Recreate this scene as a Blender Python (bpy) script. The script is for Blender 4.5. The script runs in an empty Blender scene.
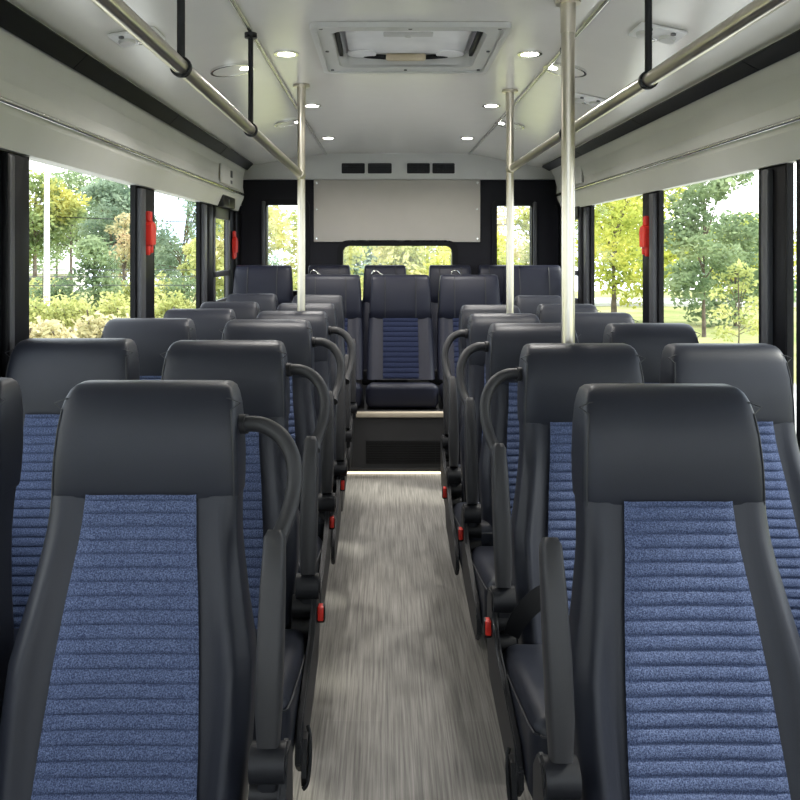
import bpy, bmesh, math, random
from mathutils import Vector, Matrix, noise

SC = bpy.context.scene
COL = SC.collection
PI = math.pi
H = 1.436                      # eye height above the bus floor

# ------------------------------------------------------------------ materials
def new_mat(name):
    m = bpy.data.materials.new(name); m.use_nodes = True
    nt = m.node_tree
    return m, nt, nt.nodes['Principled BSDF']

def simple(name, col, rough=0.5, metal=0.0, bump=0.0, bscale=300.0, spec=0.5, var=0.06):
    m, nt, b = new_mat(name)
    tc = nt.nodes.new('ShaderNodeTexCoord')
    n = nt.nodes.new('ShaderNodeTexNoise'); n.inputs['Scale'].default_value = 9.0
    n.inputs['Detail'].default_value = 4
    nt.links.new(tc.outputs['Object'], n.inputs['Vector'])
    r = nt.nodes.new('ShaderNodeValToRGB')
    r.color_ramp.elements[0].position = 0.3; r.color_ramp.elements[1].position = 0.7
    r.color_ramp.elements[0].color = (*[c*(1-var) for c in col], 1)
    r.color_ramp.elements[1].color = (*[min(1, c*(1+var)) for c in col], 1)
    nt.links.new(n.outputs['Fac'], r.inputs['Fac'])
    nt.links.new(r.outputs['Color'], b.inputs['Base Color'])
    b.inputs['Roughness'].default_value = rough
    b.inputs['Metallic'].default_value = metal
    b.inputs['Specular IOR Level'].default_value = spec
    if bump:
        n2 = nt.nodes.new('ShaderNodeTexNoise'); n2.inputs['Scale'].default_value = bscale
        n2.inputs['Detail'].default_value = 3
        nt.links.new(tc.outputs['Object'], n2.inputs['Vector'])
        bp = nt.nodes.new('ShaderNodeBump'); bp.inputs['Strength'].default_value = bump
        bp.inputs['Distance'].default_value = 0.002
        nt.links.new(n2.outputs['Fac'], bp.inputs['Height'])
        nt.links.new(bp.outputs['Normal'], b.inputs['Normal'])
    return m

def fabric_mat(name, dark, light):
    m, nt, b = new_mat(name)
    tc = nt.nodes.new('ShaderNodeTexCoord')
    n = nt.nodes.new('ShaderNodeTexNoise'); n.inputs['Scale'].default_value = 380
    n.inputs['Detail'].default_value = 2.5; n.inputs['Roughness'].default_value = 0.7
    nt.links.new(tc.outputs['Object'], n.inputs['Vector'])
    r = nt.nodes.new('ShaderNodeValToRGB')
    r.color_ramp.elements[0].position = 0.40; r.color_ramp.elements[1].position = 0.68
    r.color_ramp.elements[0].color = (*dark, 1); r.color_ramp.elements[1].color = (*light, 1)
    nt.links.new(n.outputs['Fac'], r.inputs['Fac'])
    nt.links.new(r.outputs['Color'], b.inputs['Base Color'])
    b.inputs['Roughness'].default_value = 0.95
    b.inputs['Specular IOR Level'].default_value = 0.15
    bp = nt.nodes.new('ShaderNodeBump'); bp.inputs['Strength'].default_value = 0.5
    bp.inputs['Distance'].default_value = 0.002
    nt.links.new(n.outputs['Fac'], bp.inputs['Height'])
    nt.links.new(bp.outputs['Normal'], b.inputs['Normal'])
    return m

def floor_mat():
    m, nt, b = new_mat('vinyl_plank')
    L = nt.links
    tc = nt.nodes.new('ShaderNodeTexCoord')
    mp = nt.nodes.new('ShaderNodeMapping'); mp.inputs['Scale'].default_value = (150, 3.0, 1)
    L.new(tc.outputs['Object'], mp.inputs['Vector'])
    n = nt.nodes.new('ShaderNodeTexNoise'); n.inputs['Scale'].default_value = 1.0
    n.inputs['Detail'].default_value = 6; n.inputs['Roughness'].default_value = 0.65
    L.new(mp.outputs['Vector'], n.inputs['Vector'])
    r = nt.nodes.new('ShaderNodeValToRGB')
    r.color_ramp.elements[0].position = 0.28; r.color_ramp.elements[1].position = 0.72
    r.color_ramp.elements[0].color = (0.058, 0.056, 0.052, 1)
    r.color_ramp.elements[1].color = (0.315, 0.302, 0.280, 1)
    L.new(n.outputs['Fac'], r.inputs['Fac'])
    # broad boards with faint joints, long side down the aisle
    sep = nt.nodes.new('ShaderNodeSeparateXYZ'); L.new(tc.outputs['Object'], sep.inputs[0])
    cmb = nt.nodes.new('ShaderNodeCombineXYZ')
    L.new(sep.outputs['Y'], cmb.inputs['X']); L.new(sep.outputs['X'], cmb.inputs['Y'])
    br = nt.nodes.new('ShaderNodeTexBrick')
    br.inputs['Scale'].default_value = 1.0
    br.inputs['Brick Width'].default_value = 1.22; br.inputs['Row Height'].default_value = 0.184
    br.inputs['Mortar Size'].default_value = 0.0012
    br.inputs['Color1'].default_value = (0.94, 0.94, 0.94, 1); br.inputs['Color2'].default_value = (1.06, 1.05, 1.03, 1)
    br.inputs['Mortar'].default_value = (1.12, 1.12, 1.12, 1)
    L.new(cmb.outputs[0], br.inputs['Vector'])
    mx = nt.nodes.new('ShaderNodeMix'); mx.data_type = 'RGBA'; mx.blend_type = 'MULTIPLY'
    mx.inputs[0].default_value = 1.0
    L.new(r.outputs['Color'], mx.inputs[6]); L.new(br.outputs['Color'], mx.inputs[7])
    L.new(mx.outputs[2], b.inputs['Base Color'])
    b.inputs['Roughness'].default_value = 0.42
    bp = nt.nodes.new('ShaderNodeBump'); bp.inputs['Strength'].default_value = 0.25
    bp.inputs['Distance'].default_value = 0.001
    L.new(n.outputs['Fac'], bp.inputs['Height']); L.new(bp.outputs['Normal'], b.inputs['Normal'])
    return m

def steel_mat():
    m, nt, b = new_mat('brushed_steel')
    L = nt.links
    tc = nt.nodes.new('ShaderNodeTexCoord')
    n = nt.nodes.new('ShaderNodeTexNoise'); n.inputs['Scale'].default_value = 90
    L.new(tc.outputs['Object'], n.inputs['Vector'])
    r = nt.nodes.new('ShaderNodeMapRange')
    r.inputs['To Min'].default_value = 0.27; r.inputs['To Max'].default_value = 0.30
    L.new(n.outputs['Fac'], r.inputs['Value']); L.new(r.outputs[0], b.inputs['Roughness'])
    b.inputs['Base Color'].default_value = (0.58, 0.54, 0.46, 1)
    b.inputs['Metallic'].default_value = 1.0
    return m

def glass_mat():
    m = bpy.data.materials.new('window_glass'); m.use_nodes = True
    nt = m.node_tree; nt.nodes.clear(); L = nt.links
    out = nt.nodes.new('ShaderNodeOutputMaterial')
    t = nt.nodes.new('ShaderNodeBsdfTransparent'); t.inputs['Color'].default_value = (0.93, 0.95, 0.94, 1)
    g = nt.nodes.new('ShaderNodeBsdfGlossy'); g.inputs['Roughness'].default_value = 0.02
    mx = nt.nodes.new('ShaderNodeMixShader')
    mx.inputs[0].default_value = 0.025
    L.new(t.outputs[0], mx.inputs[1]); L.new(g.outputs[0], mx.inputs[2])
    L.new(mx.outputs[0], out.inputs['Surface'])
    return m

def emit_mat(name, col, s):
    m = bpy.data.materials.new(name); m.use_nodes = True
    nt = m.node_tree; nt.nodes.clear()
    out = nt.nodes.new('ShaderNodeOutputMaterial'); e = nt.nodes.new('ShaderNodeEmission')
    e.inputs['Color'].default_value = (*col, 1); e.inputs['Strength'].default_value = s
    nt.links.new(e.outputs[0], out.inputs['Surface'])
    return m

def leaf_mat(name, a, b_, c, scale=0.9):
    m = bpy.data.materials.new(name); m.use_nodes = True
    nt = m.node_tree; nt.nodes.clear(); L = nt.links
    out = nt.nodes.new('ShaderNodeOutputMaterial')
    tc = nt.nodes.new('ShaderNodeTexCoord')
    n = nt.nodes.new('ShaderNodeTexNoise'); n.inputs['Scale'].default_value = scale
    n.inputs['Detail'].default_value = 5
    L.new(tc.outputs['Object'], n.inputs['Vector'])
    r = nt.nodes.new('ShaderNodeValToRGB')
    r.color_ramp.elements[0].position = 0.33; r.color_ramp.elements[1].position = 0.68
    r.color_ramp.elements[0].color = (*a, 1); r.color_ramp.elements[1].color = (*c, 1)
    e = r.color_ramp.elements.new(0.5); e.color = (*b_, 1)
    L.new(n.outputs['Fac'], r.inputs['Fac'])
    d = nt.nodes.new('ShaderNodeBsdfDiffuse'); t = nt.nodes.new('ShaderNodeBsdfTranslucent')
    L.new(r.outputs['Color'], d.inputs['Color']); L.new(r.outputs['Color'], t.inputs['Color'])
    mx = nt.nodes.new('ShaderNodeMixShader'); mx.inputs[0].default_value = 0.45
    L.new(d.outputs[0], mx.inputs[1]); L.new(t.outputs[0], mx.inputs[2])
    L.new(mx.outputs[0], out.inputs['Surface'])
    return m

def ground_mat(name, a, b_, scale):
    m, nt, b = new_mat(name); L = nt.links
    tc = nt.nodes.new('ShaderNodeTexCoord')
    n = nt.nodes.new('ShaderNodeTexNoise'); n.inputs['Scale'].default_value = scale
    n.inputs['Detail'].default_value = 8
    L.new(tc.outputs['Object'], n.inputs['Vector'])
    r = nt.nodes.new('ShaderNodeValToRGB')
    r.color_ramp.elements[0].position = 0.35; r.color_ramp.elements[1].position = 0.65
    r.color_ramp.elements[0].color = (*a, 1); r.color_ramp.elements[1].color = (*b_, 1)
    L.new(n.outputs['Fac'], r.inputs['Fac']); L.new(r.outputs['Color'], b.inputs['Base Color'])
    b.inputs['Roughness'].default_value = 0.95
    return m

M = {}
M['leather'] = simple('charcoal_leather', (0.0130, 0.0148, 0.0220), 0.43, bump=0.12, bscale=420, spec=0.27)
M['leather_blue'] = simple('navy_leather', (0.0105, 0.0120, 0.0225), 0.44, bump=0.12, bscale=420, spec=0.25)
M['seam'] = simple('seam_thread', (0.016, 0.017, 0.020), 0.6)
M['fabric'] = fabric_mat('blue_woven_fabric', (0.027, 0.038, 0.082), (0.128, 0.162, 0.272))
M['fabric_navy'] = fabric_mat('navy_woven_fabric', (0.008, 0.011, 0.028), (0.024, 0.032, 0.070))
M['plastic'] = simple('dark_plastic', (0.012, 0.0125, 0.015), 0.5, spec=0.25)
M['rubber'] = simple('grey_rubber', (0.024, 0.024, 0.026), 0.5, bump=0.05, spec=0.3)
M['black'] = simple('black_plastic', (0.007, 0.007, 0.008), 0.45, spec=0.25)
M['frame_black'] = simple('black_frame', (0.0035, 0.0035, 0.0045), 0.4, spec=0.13)
M['alu'] = simple('grey_aluminium', (0.055, 0.057, 0.062), 0.4, spec=0.3)
M['steel'] = steel_mat()
M['chrome'] = simple('chrome', (0.75, 0.75, 0.73), 0.18, metal=1.0)
M['panel'] = simple('off_white_panel', (0.54, 0.54, 0.53), 0.38, var=0.015)
M['ceiling'] = simple('ceiling_panel', (0.73, 0.715, 0.685), 0.22, var=0.012)
M['greypanel'] = simple('grey_beige_panel', (0.46, 0.43, 0.40), 0.45, var=0.02)
M['darkwall'] = simple('dark_wall_panel', (0.008, 0.008, 0.012), 0.6, bump=0.2, bscale=150, spec=0.2)
M['riser'] = simple('dark_grey_riser', (0.032, 0.032, 0.034), 0.5, spec=0.3)
M['charcoal'] = simple('charcoal_strip', (0.009, 0.010, 0.012), 0.6, bump=0.2, bscale=300, spec=0.2)
M['red'] = simple('red_plastic', (0.58, 0.022, 0.012), 0.4)
M['beige'] = simple('beige_plastic', (0.55, 0.47, 0.34), 0.5)
M['cream'] = simple('cream_nosing', (0.42, 0.37, 0.29), 0.5)
M['floor'] = floor_mat()
M['glass'] = glass_mat()
M['led'] = emit_mat('led_lens', (1.0, 0.97, 0.92), 22.0)
M['stripglow'] = emit_mat('step_strip_glow', (1.0, 0.86, 0.62), 2.2)
M['bark'] = ground_mat('bark', (0.06, 0.045, 0.035), (0.14, 0.11, 0.085), 6)
M['white'] = simple('white_paint', (0.78, 0.78, 0.79), 0.5)
M['roof'] = simple('pale_roof', (0.62, 0.60, 0.60), 0.7)
M['wall_house'] = simple('house_wall', (0.55, 0.53, 0.50), 0.8)
M['grass'] = ground_mat('meadow', (0.16, 0.19, 0.05), (0.34, 0.32, 0.13), 0.8)
M['road'] = ground_mat('pale_road', (0.42, 0.41, 0.40), (0.55, 0.54, 0.52), 2)
M['lf_green'] = leaf_mat('leaf_green', (0.130, 0.189, 0.101), (0.247, 0.319, 0.178), (0.390, 0.448, 0.264))
M['lf_pine'] = leaf_mat('leaf_bluegreen', (0.130, 0.189, 0.132), (0.234, 0.305, 0.217), (0.364, 0.429, 0.310))
M['lf_yellow'] = leaf_mat('leaf_yellow', (0.247, 0.299, 0.062), (0.494, 0.520, 0.124), (0.715, 0.650, 0.171))
M['lf_gold'] = leaf_mat('leaf_gold', (0.156, 0.221, 0.093), (0.260, 0.325, 0.139), (0.624, 0.546, 0.139), .6)
M['lf_hedge'] = leaf_mat('leaf_hedge', (0.260, 0.299, 0.109), (0.494, 0.507, 0.202), (0.728, 0.650, 0.357))
M['lf_dry'] = leaf_mat('leaf_dry', (0.325, 0.312, 0.155), (0.598, 0.533, 0.326), (0.780, 0.689, 0.496))
M['lf_orange'] = leaf_mat('leaf_orange', (0.260, 0.286, 0.155), (0.494, 0.429, 0.248), (0.676, 0.468, 0.310))

# ------------------------------------------------------------------ mesh helpers
def link(name, me, mat, parent=None):
    if mat is not None and not me.materials: me.materials.append(mat)
    o = bpy.data.objects.new(name, me); COL.objects.link(o)
    if parent is not None: o.parent = parent
    return o

def finish(bm, name, smooth=True, angle=40):
    bmesh.ops.recalc_face_normals(bm, faces=bm.faces[:])
    me = bpy.data.meshes.new(name); bm.to_mesh(me); bm.free()
    if smooth:
        for p in me.polygons: p.use_smooth = True
        me.set_sharp_from_angle(angle=math.radians(angle))
    return me

def add_box(bm, a, b, bev=0.0, seg=2, mat=None):
    ce = [(p+q)/2 for p, q in zip(a, b)]; s = [abs(q-p) for p, q in zip(a, b)]
    t = bmesh.new()
    bmesh.ops.create_cube(t, size=1.0)
    bmesh.ops.scale(t, vec=s, verts=t.verts)
    if bev: bmesh.ops.bevel(t, geom=t.edges[:], offset=min(bev, min(s)*0.49), segments=seg, profile=0.5, affect='EDGES')
    bmesh.ops.translate(t, vec=ce, verts=t.verts)
    if mat is not None: bmesh.ops.transform(t, matrix=mat, verts=t.verts)
    merge(bm, t)

def merge(bm, t):
    me = bpy.data.meshes.new('tmp'); t.to_mesh(me); t.free(); bm.from_mesh(me); bpy.data.meshes.remove(me)

def add_cyl(bm, p, q, r, n=20, r2=None):
    p = Vector(p); q = Vector(q); d = q-p
    t = bmesh.new()
    bmesh.ops.create_cone(t, cap_ends=True, segments=n, radius1=r, radius2=r if r2 is None else r2, depth=d.length)
    rot = d.to_track_quat('Z', 'Y').to_matrix().to_4x4()
    bmesh.ops.transform(t, matrix=Matrix.Translation((p+q)/2) @ rot, verts=t.verts)
    merge(bm, t)

def smooth_path(pts, k=6):
    P = [Vector(p) for p in pts]; out = []
    for i in range(len(P)-1):
        p0 = P[max(i-1, 0)]; p1 = P[i]; p2 = P[i+1]; p3 = P[min(i+2, len(P)-1)]
        for j in range(k):
            t = j/k
            out.append(0.5*((2*p1)+(-p0+p2)*t+(2*p0-5*p1+4*p2-p3)*t*t+(-p0+3*p1-3*p2+p3)*t**3))
    out.append(P[-1]); return out

def add_tube(bm, pts, r, n=12, k=6, closed=False, rr=None):
    P = smooth_path(pts, k) if k > 1 else [Vector(p) for p in pts]
    rings = []; up = None
    for i, p in enumerate(P):
        if closed: tan = P[(i+1) % len(P)]-P[i-1]
        else: tan = P[min(i+1, len(P)-1)]-P[max(i-1, 0)]
        tan.normalize()
        if up is None: up = Vector((0, 0, 1)) if abs(tan.z) < 0.9 else Vector((0, 1, 0))
        u = (up-tan*up.dot(tan)).normalized(); v = tan.cross(u); up = u
        ri = r if rr is None else rr(i/(len(P)-1))
        rings.append([bm.verts.new(p+u*math.cos(2*PI*j/n)*ri+v*math.sin(2*PI*j/n)*ri) for j in range(n)])
    m = len(rings)
    for i in range(m if closed else m-1):
        A = rings[i]; B = rings[(i+1) % m]
        for j in range(n): bm.faces.new((A[j], A[(j+1) % n], B[(j+1) % n], B[j]))
    if not closed:
        bm.faces.new(rings[0][::-1]); bm.faces.new(rings[-1])

def add_prism(bm, poly, axis, a, b):
    """extrude a closed 2-D polygon along an axis from a to b"""
    def P(u, v, w):
        return {'x': (w, u, v), 'y': (u, w, v), 'z': (u, v, w)}[axis]
    A = [bm.verts.new(P(u, v, a)) for u, v in poly]; B = [bm.verts.new(P(u, v, b)) for u, v in poly]
    n = len(poly)
    bm.faces.new(A[::-1]); bm.faces.new(B)
    for i in range(n): bm.faces.new((A[i], A[(i+1) % n], B[(i+1) % n], B[i]))

def rrect(x0, x1, y0, y1, r, k=6):
    out = []
    for cx, cy, a0 in ((x1-r, y1-r, 0), (x0+r, y1-r, PI/2), (x0+r, y0+r, PI), (x1-r, y0+r, 1.5*PI)):
        for i in range(k+1):
            a = a0+i*PI/2/k; out.append((cx+r*math.cos(a), cy+r*math.sin(a)))
    return out

def add_ring(bm, inner, outer, axis, a, b):
    def P(u, v, w):
        return {'x': (w, u, v), 'y': (u, w, v), 'z': (u, v, w)}[axis]
    n = len(inner)
    ia = [bm.verts.new(P(*p, a)) for p in inner]; ib = [bm.verts.new(P(*p, b)) for p in inner]
    oa = [bm.verts.new(P(*p, a)) for p in outer]; ob = [bm.verts.new(P(*p, b)) for p in outer]
    for i in range(n):
        j = (i+1) % n
        bm.faces.new((ia[i], ia[j], oa[j], oa[i])); bm.faces.new((ib[i], ob[i], ob[j], ib[j]))
        bm.faces.new((oa[i], oa[j], ob[j], ob[i])); bm.faces.new((ia[i], ib[i], ib[j], ia[j]))

def slab(bm, rows, n=44, e=0.36, bulge=None, e1=None):
    """loft of rounded sections; row = (z, half width, front y, back y)"""
    rings = []
    e0 = e
    for k_, (z, w, f, bk) in enumerate(rows):
        if e1 is not None: e = e0+(e1-e0)*k_/(len(rows)-1)
        c = (f+bk)/2; d = (bk-f)/2; ring = []
        for j in range(n):
            a = 2*PI*j/n; ca, sa = math.cos(a), math.sin(a)
            x = w*math.copysign(abs(ca)**e, ca); y = d*math.copysign(abs(sa)**e, sa)
            if bulge and sa < 0:
                y -= bulge(z)*math.exp(-((abs(x)/w-0.85)/0.105)**2)
            ring.append(bm.verts.new((x, c+y, z)))
        rings.append(ring)
    for A, B in zip(rings, rings[1:]):
        for j in range(n): bm.faces.new((A[j], A[(j+1) % n], B[(j+1) % n], B[j]))
    bm.faces.new(rings[0][::-1]); bm.faces.new(rings[-1])

def lerp_tab(tab, z):
    if z <= tab[0][0]: return tab[0][1]
    for (a, va), (b, vb) in zip(tab, tab[1:]):
        if z <= b:
            t = (z-a)/(b-a); return va+(vb-va)*t
    return tab[-1][1]

def tag(o, label, cat, group=None, kind=None):
    o['label'] = label; o['category'] = cat
    if group: o['group'] = group
    if kind: o['kind'] = kind
    return o

def thing(name, label, cat, loc=(0, 0, 0), group=None):
    o = bpy.data.objects.new(name, None); COL.objects.link(o); o.location = loc
    o.empty_display_size = 0.1
    return tag(o, label, cat, group)

def struct(name, bm, mat, parent=None, smooth=True, label=None):
    o = link(name, finish(bm, name, smooth), mat, parent)
    if parent is None: o['kind'] = 'structure'
    if label: o['label'] = label
    return o

def part(name, bm, mat, parent, label=None, smooth=True, angle=40):
    o = link(name, finish(bm, name, smooth, angle), mat, parent)
    if label: o['label'] = label
    return o

# ------------------------------------------------------------------ the shell
Y0, YR = -1.6, 6.60
GXL, GXR = -1.203, 1.448         # glass planes
WXL, WXR = -1.19, 1.435         # inner wall faces
SILL, WTOP = 0.72, 1.80
CZ = H+0.79                    # ceiling height
PTOP = 0.393; PY = 5.15        # rear platform

bm = bmesh.new(); add_box(bm, (-1.3, Y0, -0.06), (1.52, PY+0.02, 0.0)); struct('floor', bm, M['floor'], smooth=False)

# rear platform, riser, grille
bm = bmesh.new(); add_box(bm, (WXL-0.02, PY, 0.0), (WXR+0.02, YR, PTOP-0.001))
add_box(bm, (-0.205, PY-0.006, 0.0), (-0.195, PY, PTOP-0.03)); add_box(bm, (-0.30, PY-0.008, 0.0), (0.60, PY, 0.035))
struct('trim_1', bm, M['riser'], smooth=False, label='dark grey riser of the raised rear platform')
bm = bmesh.new(); add_box(bm, (WXL-0.02, PY-0.02, PTOP-0.032), (WXR+0.02, PY+0.03, PTOP), 0.006)
struct('trim_2', bm, M['cream'], label='pale nosing board along the edge of the rear platform')
bm = bmesh.new(); add_box(bm, (-0.32, PY-0.016, 0.0), (0.62, PY-0.006, 0.012))
struct('trim_3', bm, M['stripglow'], smooth=False, label='thin glowing cream strip at the foot of the platform step')  # cream strip at the step foot, its brightness set as emission
g = thing('air_grille', 'black slatted air grille set in the dark step riser at the aisle end', 'vent', (0.16, PY-0.008, 0.135))
bm = bmesh.new(); add_box(bm, (-0.275, 0.0, -0.072), (0.275, 0.008, 0.072)); part('backing', bm, M['black'], g, smooth=False)
bm = bmesh.new()
for i in range(9): add_box(bm, (-0.272, -0.004, -0.066+i*0.0155), (0.272, 0.002, -0.062+i*0.0155))
for i in range(7): add_box(bm, (-0.264+i*0.087, -0.005, -0.07), (-0.26+i*0.087, 0.001, 0.07))
part('slats', bm, M['black'], g, smooth=False)

def side_wall(sgn, name, gx, wx, pillars, alu):
    o_ = 1 if sgn > 0 else -1
    bm = bmesh.new()
    add_box(bm, (wx, Y0, 0.0), (gx+0.05*o_, YR, SILL), 0.0)
    add_box(bm, (wx-0.015*o_, Y0, SILL-0.03), (gx+0.05*o_, YR, SILL), 0.006)
    add_box(bm, (gx-0.03*o_, Y0, WTOP), (gx+0.05*o_, YR, CZ+0.05))
    for a, b in pillars:
        add_box(bm, (wx, a, SILL), (gx+0.012*o_, b, WTOP+0.02), 0.006)
        m_ = (a+b)/2
        if b-a > 0.31:
            add_box(bm, (wx-0.02*o_, m_-0.01, SILL), (wx+0.02*o_, b-0.03, 1.742), 0.008)
    struct(name, bm, M['frame_black'])
side_wall(-1, 'wall_left', GXL, WXL, [(-1.6, -1.45), (0.55, 0.9), (2.33, 2.674), (3.84, 4.139), (5.18, 5.52), (6.10, YR)], None)
side_wall(1, 'wall_right', GXR, WXR, [(-1.6, -1.45), (0.55, 0.9), (2.58, 2.775), (2.862, 3.055), (4.185, 4.43), (5.56, 5.80), (6.30, YR)], None)
# grey aluminium uprights on the pillars
def upright(n, x, ya, yb, lab):
    bm = bmesh.new(); add_box(bm, (x-0.012, ya, SILL), (x+0.012, yb, 1.735), 0.005)
    struct('trim_%d' % n, bm, M['alu'], label=lab)
upright(4, WXL+0.01, 3.85, 3.93, 'grey aluminium upright on the left middle pillar')
upright(5, WXL+0.01, 5.20, 5.29, 'grey aluminium upright on the left rear pillar')
upright(6, WXL+0.01, 2.50, 2.535, 'grey aluminium upright on the left front pillar')
upright(7, WXR-0.01, 4.20, 4.27, 'grey aluminium upright on the right middle pillar')
upright(8, WXR-0.01, 2.95, 3.00, 'grey aluminium upright on the right front pillar')
upright(9, WXR-0.01, 5.58, 5.67, 'grey aluminium upright on the right rear pillar')

WN = [0]
def side_window(sgn, ya, yb, gx, wx, lab):
    WN[0] += 1
    nm = 'window_%d' % WN[0]
    bm = bmesh.new()
    inner = rrect(ya+0.012, yb-0.012, SILL+0.015, WTOP-0.01, 0.04); outer = rrect(ya-0.012, yb+0.012, SILL-0.01, WTOP+0.012, 0.015)
    a, b = (gx-0.012, gx+0.012)
    add_ring(bm, inner, outer, 'x', a, b)
    w = struct(nm, bm, M['frame_black']); w['label'] = lab
    bm = bmesh.new(); add_box(bm, (gx-0.002, ya, SILL), (gx+0.002, yb, WTOP)); part('pane', bm, M['glass'], w, smooth=False)
    return w
side_window(-1, -1.45, 0.55, GXL, WXL, 'left window beside the driver end')
side_window(-1, 0.90, 2.33, GXL, WXL, 'left window ahead of the front pillar')
side_window(-1, 2.674, 3.84, GXL, WXL, 'wide left window showing the lamp post and big trees')
side_window(-1, 4.139, 5.18, GXL, WXL, 'left window showing the leaning tree')
wl = side_window(-1, 5.52, 6.10, GXL, WXL, 'narrow two pane left window near the rear')
side_window(1, -1.45, 0.55, GXR, WXR, 'right window beside the entrance end')
side_window(1, 0.90, 2.58, GXR, WXR, 'right window ahead of the front pillar')
side_window(1, 2.775, 2.862, GXR, WXR, 'slit of window between two right pillars')
side_window(1, 3.055, 4.185, GXR, WXR, 'wide right window filled by a leafy tree')
side_window(1, 4.43, 5.56, GXR, WXR, 'right window showing a yellow green tree')
wr = side_window(1, 5.80, 6.30, GXR, WXR, 'narrow two pane right window near the rear')
for w, gx, ya, yb, s in ((wl, GXL, 5.52, 6.10, 1), (wr, GXR, 5.80, 6.30, -1)):
    bm = bmesh.new()
    o_ = rrect(ya+0.005, yb-0.005, SILL, WTOP, 0.02)
    add_box(bm, (gx+0.02*s-0.012, ya, 1.245), (gx+0.02*s+0.012, yb, 1.285), 0.004)
    add_box(bm, (gx+0.02*s-0.012, ya, SILL), (gx+0.02*s+0.012, ya+0.05, WTOP), 0.004)
    add_box(bm, (gx+0.02*s-0.012, yb-0.07, SILL), (gx+0.02*s+0.012, yb, WTOP), 0.004)
    add_box(bm, (gx+0.02*s-0.012, ya, 1.66), (gx+0.02*s+0.012, yb, WTOP), 0.004)
    add_box(bm, (gx+0.02*s-0.012, ya, SILL), (gx+0.02*s+0.012, yb, 1.08), 0.004)
    part('sash', bm, M['alu'], w)

# ceiling with a hole for the hatch
TXL, TXR = -0.478, 0.70
CUL, CUR = (-1.05, H+0.695), (1.265, H+0.672)
HX0, HX1, HY0, HY1 = -0.20, 0.385, 2.83, 3.43
bm = bmesh.new()
def q(*p): bm.faces.new([bm.verts.new(v) for v in p])
th = 0.03
def slabq(a, b, y0, y1):
    A = [(a[0], y0, a[1]), (b[0], y0, b[1]), (b[0], y1, b[1]), (a[0], y1, a[1])]
    Bv = [(x, y, z+th) for x, y, z in A]
    lo = [bm.verts.new(v) for v in A]; hi = [bm.verts.new(v) for v in Bv]
    bm.faces.new(lo[::-1]); bm.faces.new(hi)
    for i in range(4): bm.faces.new((lo[i], lo[(i+1) % 4], hi[(i+1) % 4], hi[i]))
YE = YR+0.04
slabq((-1.30, H+0.655), (TXL, CZ), Y0, YE); slabq((TXR, CZ), (1.52, H+0.625), Y0, YE)
slabq((TXL, CZ), (TXR, CZ), Y0, HY0); slabq((TXL, CZ), (TXR, CZ), HY1, YE)
slabq((TXL, CZ), (HX0, CZ), HY0, HY1); slabq((HX1, CZ), (TXR, CZ), HY0, HY1)
struct('ceiling', bm, M['ceiling'], smooth=False)
bm = bmesh.new(); add_cyl(bm, (TXL, Y0+0.1, CZ-0.003), (TXL, YE-0.06, CZ-0.003), 0.011, 10)
struct('trim_10', bm, M['chrome'], label='bright joint strip along the left of the ceiling')
bm = bmesh.new(); add_cyl(bm, (TXR, Y0+0.1, CZ-0.003), (TXR, YE-0.06, CZ-0.003), 0.011, 10)
struct('trim_11', bm, M['chrome'], label='bright joint strip along the right of the ceiling')

# cove panels above the windows
YC = 6.36
def cove(name, prof, s):
    bm = bmesh.new(); add_prism(bm, prof, 'y', Y0, YC)
    return struct(name, bm, M['panel'], smooth=False)
Lb, Ls, Lt, Lu = (-1.16, 1.746), (-1.112, H+0.435), (-1.10, H+0.645), CUL
Rb, Rs, Rt, Ru = (1.42, 1.746), (1.372, H+0.434), (1.325, H+0.640), CUR
cove('trim_12', [Lb, (-1.118, H+0.405), Ls, (-1.122, H+0.50), (-1.118, H+0.58), Lt, Lu, (-1.06, CZ), (-1.28, CZ), (-1.28, 1.76), (-1.22, 1.746)], 1)['label'] = 'off white cove panel above the left windows'
cove('trim_13', [Rb, (1.378, H+0.405), Rs, (1.376, H+0.50), (1.352, H+0.58), Rt, Ru, (1.27, CZ), (1.50, CZ), (1.50, 1.76), (1.46, 1.746)], -1)['label'] = 'off white cove panel above the right windows'
for n, s, P, x in ((14, 1, Ls, 0.006), (15, -1, Rs, -0.006)):
    bm = bmesh.new(); add_cyl(bm, (P[0]+x, Y0, P[1]), (P[0]+x, YC, P[1]), 0.010, 10)
    struct('trim_%d' % n, bm, M['chrome'], label='thin metal strip along the %s cove panel' % ('left' if s > 0 else 'right'))
for n, s, A, B in ((16, 1, Lt, Lu), (17, -1, Rt, Ru)):
    bm = bmesh.new(); e = 0.012
    add_prism(bm, [(A[0]+e*s, A[1]-e), (A[0], A[1]), (B[0], B[1]), (B[0]+e*s, B[1]-e)], 'y', Y0, YC+0.0)
    for yy in (0.3, 1.55, 2.8, 4.05, 5.3):
        add_prism(bm, [(A[0]+(e+.002)*s, A[1]-e-.001), (A[0], A[1]), (B[0], B[1]), (B[0]+(e+.002)*s, B[1]-e-.001)], 'y', yy-0.004, yy+0.004)
    struct('trim_%d' % n, bm, M['charcoal'], smooth=False, label='charcoal strip between %s cove and ceiling' % ('left' if s > 0 else 'right'))

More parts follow.
